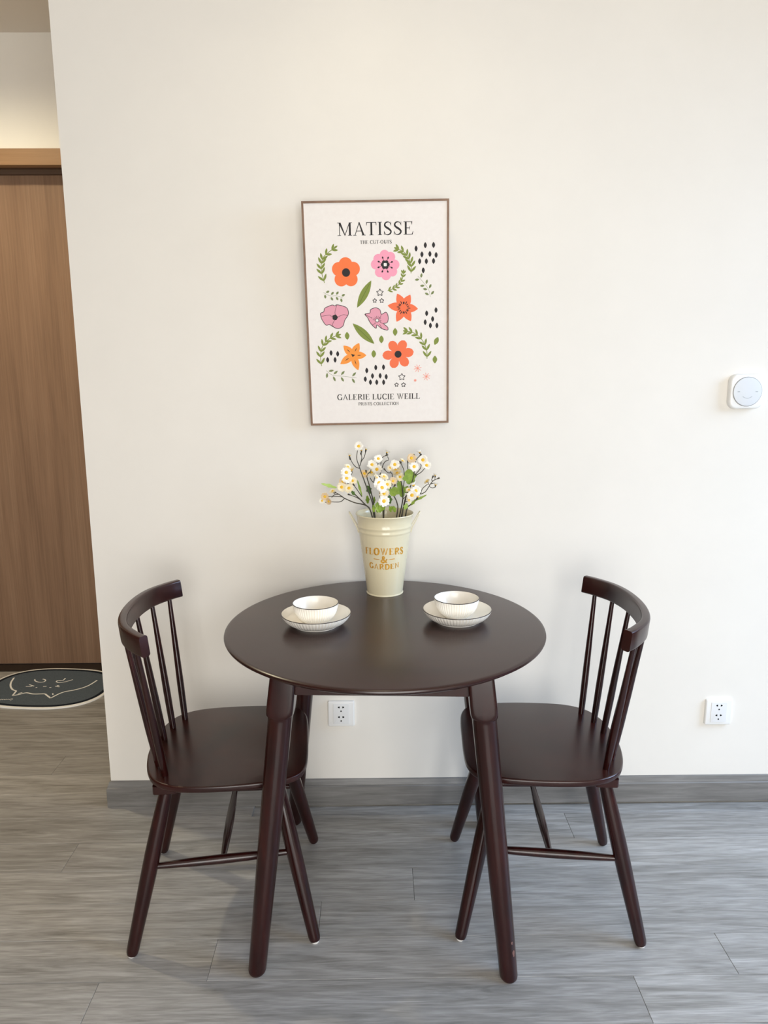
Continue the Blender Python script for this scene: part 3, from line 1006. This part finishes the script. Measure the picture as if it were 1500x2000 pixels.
def build_chair(name, label, loc, rot):
    t = thing(name, label, 'chair', loc, rot, 'spindle back dining chairs')
    half = [(.212, 0), (.211, .09), (.205, .140), (.185, .178), (.135, .199), (.05, .2085), (-.04, .2075), (-.10, .197), (-.146, .168), (-.172, .118), (-.185, .055), (-.188, 0)]
    outl = [(p.x, p.y) for p in catmull([(*p, 0) for p in half + [(x, -y) for x, y in half[-2:0:-1]]], 5, True)]
    q = MB(); q.slab(outl, 0.419, 0.437, 0.0045, 0.008, 4)
    q.obj('seat', M['dark_wood'], t, 30)
    for x in (-0.125, 0.128):
        q = MB(); q.slab([(x + p[0], p[1]) for p in rrect(0.055, 0.335 if x < 0 else 0.27, 0.006, 4)], 0.398, 0.4195, 0.0, 0.003)
        q.obj('seat_batten', M['dark_wood'], t, 40)
    legs = {}
    for nm, foot, top in (('r', (-.2186, .197), (-.124, .146)), ('f', (.2186, .197), (.130, .102))):
        for s in (1, -1):
            a, e = Vector((foot[0], s * foot[1], 0.0035)), Vector((top[0], s * top[1], 0.402))
            us = (0, .012, .03, .25, .45, .62, .8, 1)
            rr = (.0120, .0138, .0146, .0166, .0184, .0190, .0178, .0150)
            q = MB(); q.tube([a + (e - a) * u for u in us], rr, 20)
            lg = q.obj('leg', M['dark_turned'], t, 50)
            q = MB(); q.tube([(a.x, a.y, 0.0001), (a.x, a.y, 0.0045)], [.0092, .0098], 16)
            q.obj('foot_glide', M['glide'], lg, 50)
            legs[nm, s] = (a, e)
    mids = {}
    for s in (1, -1):
        u = (0.215 - .0035) / (.402 - .0035)
        p0, p1 = [legs[k, s][0] + (legs[k, s][1] - legs[k, s][0]) * u for k in ('r', 'f')]
        q = MB(); q.tube([p0 + (p1 - p0) * v for v in (.03, .12, .3, .5, .7, .88, .97)], (.0068, .0082, .0104, .0114, .0104, .0082, .0068), 16)
        q.obj('side_stretcher', M['dark_turned'], t, 50)
        mids[s] = p0 + (p1 - p0) * 0.5
    p0, p1 = mids[-1], mids[1]
    q = MB(); q.tube([p0 + (p1 - p0) * v for v in (.02, .12, .3, .5, .7, .88, .98)], (.0066, .008, .0102, .0112, .0102, .008, .0066), 16)
    q.obj('cross_stretcher', M['dark_turned'], t, 50)
    base = [(-.125, .145), (-.149, .097), (-.160, .034)]
    tops = [(-.158, .196), (-.193, .142), (-.213, .055)]
    for (bx, by), (tx, ty) in zip(base, tops):
        for s in (1, -1):
            a, e = Vector((bx, s * by, .435)), Vector((tx, s * ty, .768))
            q = MB(); q.tube([a + (e - a) * v for v in (0, .12, .3, .55, .8, 1)], (.0080, .0088, .0092, .0082, .0066, .0056), 14)
            q.obj('spindle', M['dark_turned'], t, 50)
    path = catmull([(-.134, .222, .787), (-.158, .196, .787), (-.193, .142, .787), (-.212, .075, .787), (-.218, 0, .787), (-.212, -.075, .787), (-.193, -.142, .787), (-.158, -.196, .787), (-.134, -.222, .787)], 5)
    sec = [(p[0], p[1]) for p in rrect(0.021, 0.048, 0.0055, 4)]
    ups = [Vector((-.10, 0, 1)).normalized() for _ in path]
    q = MB(); q.sweep(path, sec, ups=ups)
    q.obj('back_rail', M['dark_wood'], t, 40)
    return t


chair1 = build_chair('dining_chair', 'dark spindle-back wooden chair on the left, beside the wall corner', (-0.3913, -0.4167, 0.0), 0.0862)
chair2 = chair1.copy()
C.objects.link(chair2)
for ch in [o for o in bpy.data.objects if o.parent == chair1]:
    link_copy(ch, chair2)
chair2.location = (0.4307, -0.4096, 0.0)
chair2.rotation_euler = (0, 0, PI - 0.0655)
chair2['label'] = 'dark spindle-back wooden chair on the right, facing left to the table'

# ------------------------------------------------------------------ ribbed bowls on ribbed plates


def ribs(count, depth, lo, hi):
    def fn(r, z, t, i):
        return r - depth * (0.5 - 0.5 * abs(math.sin(count * t / 2)) * 2 + 0.5) if lo <= i <= hi else r
    return fn


def dish(name, label, cat, loc, prof, rib_lo, rib_hi, count, depth, rimr, rimz, group, n=None):
    t = thing(name, label, cat, loc, 0, group)
    q = MB(); q.lathe(prof, count * 6, ribs(count, depth, rib_lo, rib_hi))
    q.obj('dish_body', M['ceramic'], t, 60)
    q = MB(); q.lathe([(rimr - .0010, rimz - .0002), (rimr + .0003, rimz - .0010), (rimr + .0006, rimz - .0007), (rimr + .0006, rimz + .0001), (rimr - .0003, rimz + .0007), (rimr - .0010, rimz + .0004)], 96, closed=True)
    q.obj('rim_line', M['rim'], t, 60)
    return t


plate_prof = [(.001, .004), (.050, .004), (.0505, .0005), (.0555, .0005), (.0565, .0035), (.064, .006), (.073, .0115), (.080, .0185), (.0850, .0260), (.0868, .0300), (.0870, .0318), (.0862, .0324), (.0852, .0318), (.0838, .0285), (.076, .0185), (.064, .0105), (.045, .0080), (.001, .0075)]
bowl_prof = [(.001, .003), (.026, .003), (.0265, .0003), (.0305, .0003), (.0315, .003), (.040, .0085), (.0475, .0175), (.0525, .0275), (.0560, .0405), (.0572, .0475), (.0574, .0498), (.0568, .0505), (.0558, .0498), (.0545, .042), (.0500, .0275), (.044, .017), (.034, .009), (.001, .0068)]
for side, px, py in (('left', -.1515, -.4115), ('right', .2035, -.388)):
    dish('plate', 'white ribbed saucer plate with dark rim on the table\'s %s side' % side, 'plate', (px, py, .75), plate_prof, 5, 9, 66, .0016, .0866, .0320, 'ribbed saucer plates')
    bx, by = ((-.1525, -.4105) if side == 'left' else (.2025, -.3785))
    dish('bowl', 'white ribbed bowl with dark rim standing on the %s saucer plate' % side, 'bowl', (bx, by, .7578), bowl_prof, 5, 9, 52, .0014, .0570, .0501, 'ribbed bowls')

# ------------------------------------------------------------------ cream flower bucket
VX, VY, VZ = 0.0235, -0.137, 0.75
VH, VR0, VR1 = 0.231, 0.0508, 0.0795
vase = thing('flower_bucket', 'cream enamel flower bucket with gold lettering on the table by the wall', 'bucket', (VX, VY, VZ))


def vr(z):
    return VR0 + (VR1 - VR0) * (z - .004) / (VH - .004)


p = [(.001, .006), (.0490, .006), (.0498, .0005), (.0522, .0002), (.0528, .0016), (.0524, .0034), (vr(.005), .0045)]
for z in (.05, .10, .15, .176):
    p.append((vr(z), z))
for zc in (.183, .197):
    for dz, e in ((-.0045, 0), (-.002, .0013), (0, .0017), (.002, .0013), (.0045, 0)):
        p.append((vr(zc + dz) + e, zc + dz))
p += [(vr(.21), .21), (vr(.226), .226), (VR1 + .0018, VH - .003), (VR1 + .0024, VH - .0008), (VR1 + .0015, VH + .0008), (VR1 - .0003, VH), (vr(.22) - .001, .22), (vr(.10) - .001, .10), (vr(.02) - .001, .012), (.001, .012)]
b = MB(); b.lathe(p, 72)
b.obj('bucket_body', M['bucket'], vase, 60)
for s in (-1, 1):
    th_ = [(vr(.182) + .0005, -.016, .178), (vr(.196) + .002, -.017, .192), (vr(.2) + .012, -.016, .212), (vr(.2) + .022, -.010, .231), (vr(.2) + .024, 0, .2345), (vr(.2) + .022, .010, .231), (vr(.2) + .012, .016, .212), (vr(.196) + .002, .017, .192), (vr(.182) + .0005, .016, .178)]
    b = MB(); b.tube(catmull([(s * x, y, z) for x, y, z in th_], 4), .0013, 8)
    b.obj('wire_handle', M['bucket'], vase)


def wrap(polys, z0):
    q = MB()
    for pl in polys:
        pts = []
        for x, z in pl:
            r = vr(z + z0) + .0005
            a = -PI / 2 + (x - .0025) / r
            pts.append((r * math.cos(a), r * math.sin(a), z + z0))
        q.add(pts, [tuple(range(len(pts)))])
    return q


def arched(s, width, h, sag, track=.08):
    w, pol = text_polys(s, track)
    k = width / w
    out = []
    for pl in pol:
        pts = []
        for x, y in pl:
            u = (x - w / 2) * k
            pts.append((u, y * h - sag * (u / (width / 2)) ** 2))
        out.append(pts)
    return out


T_, t_ = 0.30, 0.15
wrap(arched('FLOWERS', .120, .0192, .0015), .1255).obj('gold_lettering', M['gold'], vase, 0, fix=False)
wrap(arched('&', .0190, .0180, 0), .1030).obj('gold_lettering', M['gold'], vase, 0, fix=False)
wrap(arched('GARDEN', .090, .0152, -.003), .0830).obj('gold_lettering', M['gold'], vase, 0, fix=False)
for s in (-1, 1):
    wl = []
    for i in range(8):
        xa, xb = s * (.0125 + i * .0022), s * (.0125 + (i + 1) * .0022)
        wl.append([(min(xa, xb), -.0006 + .00002 * i), (max(xa, xb), -.0006 + .00002 * i), (max(xa, xb), .0006 + .0002 * i), (min(xa, xb), .0006 + .0002 * i)])
    wrap(wl, .1120).obj('gold_rule', M['gold'], vase, 0, fix=False)

# ------------------------------------------------------------------ daisy sprays standing in the bucket
SP = {
'a':{'main':[[-14,-139,982],[-29,-140,1003],[-60,-140,1011],[-87,-140,1023],[-95,-140,1029]],'br':[['bud',[-95,-140,1029],[-104,-140,1035],[-115,-140,1041]],['tip',[-94,-140,1028],[-109,-140,1029],[-134,-140,1029]],['tip',[-89,-140,1022],[-99,-140,1014],[-114,-140,1013],[-128,-140,1014]],['tip',[-104,-140,1035],[-117,-140,1033],[-124,-140,1026]]],'fl':[[-143,-140,1029,75,'t'],[-132,-144,1016,65,'t'],[-151,-136,1016,55,'w'],[-121,-140,1044,60,'p']],'lv':[]},
'b':{'main':[[-14,-159,986],[-33,-161,1012],[-59,-162,1039],[-71,-164,1053],[-78,-165,1073]],'br':[['bud',[-39,-165,1021],[-56,-165,1031],[-74,-165,1038]],['bud',[-39,-165,1032],[-51,-165,1050],[-61,-165,1065]]],'fl':[[-81,-170,1100,92,'w'],[-80,-175,1085,92,'w'],[-94,-170,1060,85,'c'],[-74,-173,1057,85,'c'],[-68,-159,1104,75,'p'],[-64,-161,1076,70,'c'],[-92,-161,1074,70,'t'],[-77,-157,1114,65,'p']],'lv':[[[-108,-165,1057],[-149,-173,1071],50,'l'],[[-59,-165,1037],[-67,-173,1049],55,'d'],[[-39,-165,1034],[-50,-173,1079],34,'m']]},
'c':{'main':[[-8,-130,982],[-11,-129,1010],[-27,-129,1055],[-35,-129,1078],[-42,-128,1098],[-46,-128,1110]],'br':[['bud',[-46,-128,1106],[-56,-128,1110],[-65,-128,1121],[-71,-128,1133]],['tip',[-46,-128,1110],[-53,-128,1132],[-52,-128,1148],[-49,-128,1162]],['bud',[-45,-128,1112],[-40,-128,1126],[-32,-128,1138],[-28,-128,1154]],['bud',[-42,-128,1122],[-39,-128,1136],[-41,-128,1146]]],'fl':[[-47,-132,1168,82,'w'],[-73,-124,1141,55,'s'],[-27,-124,1158,55,'s'],[-40,-123,1155,50,'s']],'lv':[]},
'd':{'main':[[-5,-90,975],[-9,-87,1009],[-20,-84,1054],[-26,-81,1078],[-17,-78,1088]],'br':[['bud',[-25,-78,1072],[-27,-78,1082],[-28,-78,1090]],['tip',[-17,-78,1072],[-11,-78,1062],[-6,-78,1058]],['tip',[-6,-78,1059],[-3,-78,1076],[6,-78,1090]]],'fl':[[-11,-82,1110,88,'w'],[3,-86,1097,95,'w'],[7,-74,1126,80,'w'],[-33,-78,1084,78,'t'],[-12,-72,1087,75,'c']],'lv':[[[-16,-78,1026],[-25,-86,1050],85,'d'],[[-24,-78,997],[-25,-86,1021],60,'m'],[[-6,-78,997],[-5,-86,1018],40,'m']]},
'e':{'main':[[21,-175,988],[21,-179,1007],[19,-182,1030],[15,-185,1051]],'br':[['tip',[21,-185,1008],[24,-185,1014],[22,-185,1022]]],'fl':[[8,-185,1073,98,'w'],[16,-193,1061,98,'w'],[31,-181,1068,80,'c'],[22,-189,1044,85,'c'],[21,-197,1025,98,'w'],[3,-177,1085,80,'p']],'lv':[[[3,-185,991],[4,-193,1021],62,'m'],[[11,-185,991],[12,-193,1017],70,'m'],[[8,-185,991],[-1,-193,1017],55,'l'],[[-6,-185,992],[-7,-193,1014],50,'m'],[[15,-185,995],[25,-193,1011],40,'m']]},
'f':{'main':[[59,-163,988],[58,-165,1013],[50,-167,1032],[40,-168,1045],[40,-170,1059]],'br':[['bud',[40,-170,1051],[39,-170,1057],[42,-170,1065]],['bud',[40,-170,1048],[46,-170,1056],[51,-170,1063]]],'fl':[[22,-164,1087,78,'p'],[47,-162,1075,72,'t']],'lv':[[[43,-170,1035],[55,-178,1059],150,'m'],[[49,-170,997],[41,-178,1006],50,'m'],[[52,-170,989],[48,-178,1007],60,'m'],[[37,-170,1012],[37,-178,1037],80,'d'],[[41,-170,989],[37,-178,1007],46,'m']]},
'g':{'main':[[69,-111,978],[76,-110,1017],[75,-108,1042],[71,-107,1065],[65,-105,1069]],'br':[['bud',[80,-105,1084],[78,-105,1100],[69,-105,1119]],['tip',[76,-105,1041],[81,-105,1074],[80,-105,1084]],['bud',[47,-105,1067],[45,-105,1088],[34,-105,1090],[25,-105,1099]],['tip',[71,-105,1065],[60,-105,1066],[47,-105,1067]],['bud',[71,-105,1065],[66,-105,1094],[59,-105,1107]]],'fl':[[53,-111,1114,88,'w'],[56,-105,1098,85,'p'],[60,-109,1089,85,'p'],[68,-107,1078,78,'c'],[75,-99,1123,62,'p'],[41,-99,1103,60,'c']],'lv':[[[76,-105,1019],[65,-113,1066],130,'m']]},
'h':{'main':[[21,-72,970],[11,-67,1017],[10,-61,1068],[21,-56,1107]],'br':[['tip',[21,-56,1107],[27,-56,1116],[37,-56,1121],[33,-56,1131]],['bud',[14,-56,1108],[19,-56,1127],[31,-56,1134]]],'fl':[[32,-54,1141,60,'s']],'lv':[]},
'i':{'main':[[74,-131,982],[83,-131,1023],[99,-130,1061],[106,-130,1087]],'br':[['tip',[109,-130,1087],[122,-130,1102],[126,-130,1114],[120,-130,1121]],['tip',[110,-130,1085],[126,-130,1094],[137,-130,1107]],['bud',[90,-130,1100],[88,-130,1111],[89,-130,1123]],['bud',[106,-130,1087],[110,-130,1127],[107,-130,1141]],['bud',[110,-130,1127],[116,-130,1134],[124,-130,1142]],['tip',[106,-130,1090],[106,-130,1102],[106,-130,1109]]],'fl':[[99,-134,1134,88,'t'],[106,-138,1111,88,'w'],[131,-134,1129,92,'w'],[141,-136,1114,85,'w'],[122,-126,1149,55,'s']],'lv':[[[98,-130,1060],[91,-138,1103],210,'m'],[[82,-130,1036],[88,-138,1056],90,'m']]},
'j':{'main':[[73,-175,989],[79,-179,1018],[86,-182,1036],[96,-185,1046]],'br':[['tip',[73,-185,1028],[78,-185,1032],[84,-185,1041]]],'fl':[[108,-189,1051,95,'w'],[98,-195,1040,95,'w'],[89,-185,1025,70,'p'],[103,-179,1064,80,'s'],[114,-183,1033,75,'s'],[90,-177,1052,60,'p']],'lv':[[[78,-185,999],[84,-193,1017],70,'l']]},
'k':{'main':[[85,-139,987],[95,-140,1003],[109,-140,1014],[117,-140,1030],[125,-140,1037]],'br':[['tip',[122,-140,1033],[137,-140,1040],[146,-140,1053],[152,-140,1062],[160,-140,1064]],['tip',[125,-140,1037],[130,-140,1050],[144,-140,1062]],['bud',[158,-140,1071],[155,-140,1074],[158,-140,1082]],['bud',[152,-140,1063],[160,-140,1072],[173,-140,1078]]],'fl':[[166,-140,1059,60,'s'],[142,-140,1070,62,'p'],[165,-137,1085,50,'s']],'lv':[[[109,-140,1015],[140,-148,1033],34,'m'],[[97,-140,1003],[109,-148,1018],45,'m']]},
}

LAB = dict(a='daisy spray bending lowest to the left with small browned blooms',
           b='left daisy spray with a dense cluster of blooms and pale drooping leaf',
           c='tallest daisy spray at upper left with bare twigs and one top bloom',
           d='daisy spray left of centre with three blooms above a dark green leaf',
           e='short daisy spray in front at centre with the largest white blooms',
           f='curved dark daisy stem right of centre with paired buds and broad leaf',
           g='daisy spray behind centre with cream blooms and a long green leaf',
           h='thin daisy twig at upper centre with one greyish half-open bloom',
           i='tall daisy spray at upper right with five blooms and broad green leaf',
           j='low daisy spray at right with big white blooms over the rim',
           k='daisy twig reaching farthest right with bare forks and faint blooms')
U = 0.000168  # metres per drawing unit


def blossom(parent, pos, rad, kind, k):
    rnd = random.Random(k)
    side = kind in 's'
    d = Vector((rnd.uniform(-.35, .35), -1, rnd.uniform(.05, .6))).normalized()
    if kind == 't':
        d = Vector((rnd.uniform(-.6, .3), -.8, rnd.uniform(-.2, .5))).normalized()
    if kind == 'p':
        d = Vector((rnd.uniform(-.9, .9), -.35, rnd.uniform(.4, 1))).normalized()
    if side:
        d = Vector((rnd.uniform(-.5, .5), .25, 1)).normalized()
    a = d.orthogonal().normalized()
    c = d.cross(a)
    R_ = rad * U
    q = MB()
    pos = Vector(pos)
    for layer in range(2):
        npet = 11 if layer == 0 else 9
        for i in range(npet):
            t = 2 * PI * (i + .5 * layer) / npet + rnd.uniform(-.1, .1)
            u = math.cos(t) * a + math.sin(t) * c
            w = -math.sin(t) * a + math.cos(t) * c
            Lp = R_ * rnd.uniform(.9, 1.08) * (1 if layer == 0 else .84)
            lift = (.10 if layer == 0 else .30) + (.5 if side else 0) + rnd.uniform(-.06, .08)
            hw = R_ * .25
            def pt(f_, g, h):
                return pos + u * (Lp * f_) * (1 - .35 * lift) + w * g + d * (Lp * f_ * lift + h)
            q.add([pt(.18, -hw * .5, 0), pt(.18, hw * .5, 0), pt(.55, -hw, .0002), pt(.55, 0, -.0004), pt(.55, hw, .0002), pt(.88, -hw * .85, 0), pt(.88, hw * .85, 0), pt(1.0, 0, -.0003)],
                  [(0, 1, 3), (0, 3, 2), (1, 4, 3), (2, 3, 5), (3, 6, 5), (3, 4, 6), (5, 6, 7)])
    m = {'w': 'petal', 'c': 'petal_cream', 't': 'petal_tan', 'p': 'petal_cream', 's': 'petal'}[kind]
    o = q.obj('blossom', M[m], parent, 60, fix=False)
    q = MB()
    rc = R_ * .34
    rs = []
    for r_, h_ in ((.6, -.2), (1, .05), (.95, .32), (.65, .55), (.25, .66)):
        rs.append([pos + (math.cos(t) * a + math.sin(t) * c) * rc * r_ + d * rc * h_ for t in (2 * PI * i / 10 for i in range(10))])
    q.rings(rs)
    q.obj('yellow_disc', M['yellow'], o, 60)
    q = MB()
    q.tube([pos - d * .0065, pos - d * .0035, pos - d * .0004], [.0008, .0017, .0024], 8)
    q.obj('calyx', M['stem'], o, 60)
    return o, d


def leaf3(parent, A, B, w, kind):
    A, B = Vector(A), Vector(B)
    d = B - A
    Lh = d.length
    d.normalize()
    nrm = Vector((.25, -1, .35)).normalized()
    s = d.cross(nrm).normalized()
    nrm = s.cross(d)
    W = w * U * .55
    n = 10
    top = []
    for i in range(n + 1):
        u = i / n
        lob = 1 + .22 * math.sin(u * PI * 5)
        ww = W * math.sin(PI * min(1, u * .96 + .02)) ** .8 * lob
        bend = nrm * (-.10 * Lh * u * u)
        c_ = A + d * (u * Lh) + bend
        top.append((c_ - s * ww + nrm * .0008, c_, c_ + s * ww + nrm * .0008))
    q = MB()
    th2 = nrm * .00025
    vs = [p_ for tr in top for p_ in tr] + [p_ - th2 for tr in top for p_ in tr]
    m_ = 3 * (n + 1)
    fs = []
    for i in range(n):
        for j in range(2):
            k0 = 3 * i + j
            fs.append((k0, k0 + 1, k0 + 4, k0 + 3))
            fs.append((m_ + k0, m_ + k0 + 3, m_ + k0 + 4, m_ + k0 + 1))
        for j in (0, 2):
            k0 = 3 * i + j
            fs.append((k0, k0 + 3, m_ + k0 + 3, m_ + k0))
    q.add(vs, fs)
    q.obj('leaf', M[{'m': 'leaf', 'l': 'leaf_light', 'd': 'leaf_dark'}[kind]], parent, 60)


seed = 0
for key, sp in SP.items():
    base = Vector((VX, VY, VZ + .012))
    t = thing('daisy_spray', LAB[key], 'flowers', base, 0, 'daisy sprays in the bucket')
    loc = lambda p_: Vector(p_) / 1000 - base
    main = [loc(p_) for p_ in sp['main']]
    p0 = main[0]
    fa = 2 * PI * list(SP).index(key) / len(SP)
    foot = Vector((p0.x * .40 + .012 * math.cos(fa), p0.y * .6 + .012 * math.sin(fa), .055))
    pts = catmull([foot, (foot + p0) / 2 + Vector((0, 0, -.004))] + main, 4)
    n = len(pts)
    b = MB(); b.tube(pts, [.0021 - .0008 * i / (n - 1) for i in range(n)], 8)
    b.obj('stem', M['stem'], t, 60)
    twig_ends = []
    for br in sp['br']:
        pts = catmull([loc(p_) for p_ in br[1:]], 4)
        b = MB(); b.tube(pts, [.00125 - .0003 * i / (len(pts) - 1) for i in range(len(pts))], 7)
        b.obj('twig', M['stem'], t, 60)
        if br[0] == 'bud':
            e, d = pts[-1], (pts[-1] - pts[-2]).normalized()
            b = MB(); b.tube([e - d * .0045, e - d * .001, e + d * .0025, e + d * .0045], [.0010, .0019, .0024, .0017], 8)
            b.obj('bud', M['stem'], t, 60)
        twig_ends += pts[1::2]
    nodes = twig_ends + catmull(main, 4)
    for x, y, z, rad, kind in sp['fl']:
        seed += 1
        pos = loc((x, y, z))
        o, d = blossom(t, pos, rad, kind, seed)
        st = pos - d * .006
        near = min((k_ for k_ in nodes if k_.z < st.z + .004), key=lambda k_: (k_ - st).length, default=main[-1])
        if (near - st).length > .003:
            midp = (st + near) / 2 - Vector((0, 0, .003))
            b = MB(); b.tube(catmull([near, midp, st], 4), .0009, 6)
            b.obj('twig', M['stem'], t, 60)
    for A, B, w, kind in sp['lv']:
        leaf3(t, loc(A), loc(B), w, kind)
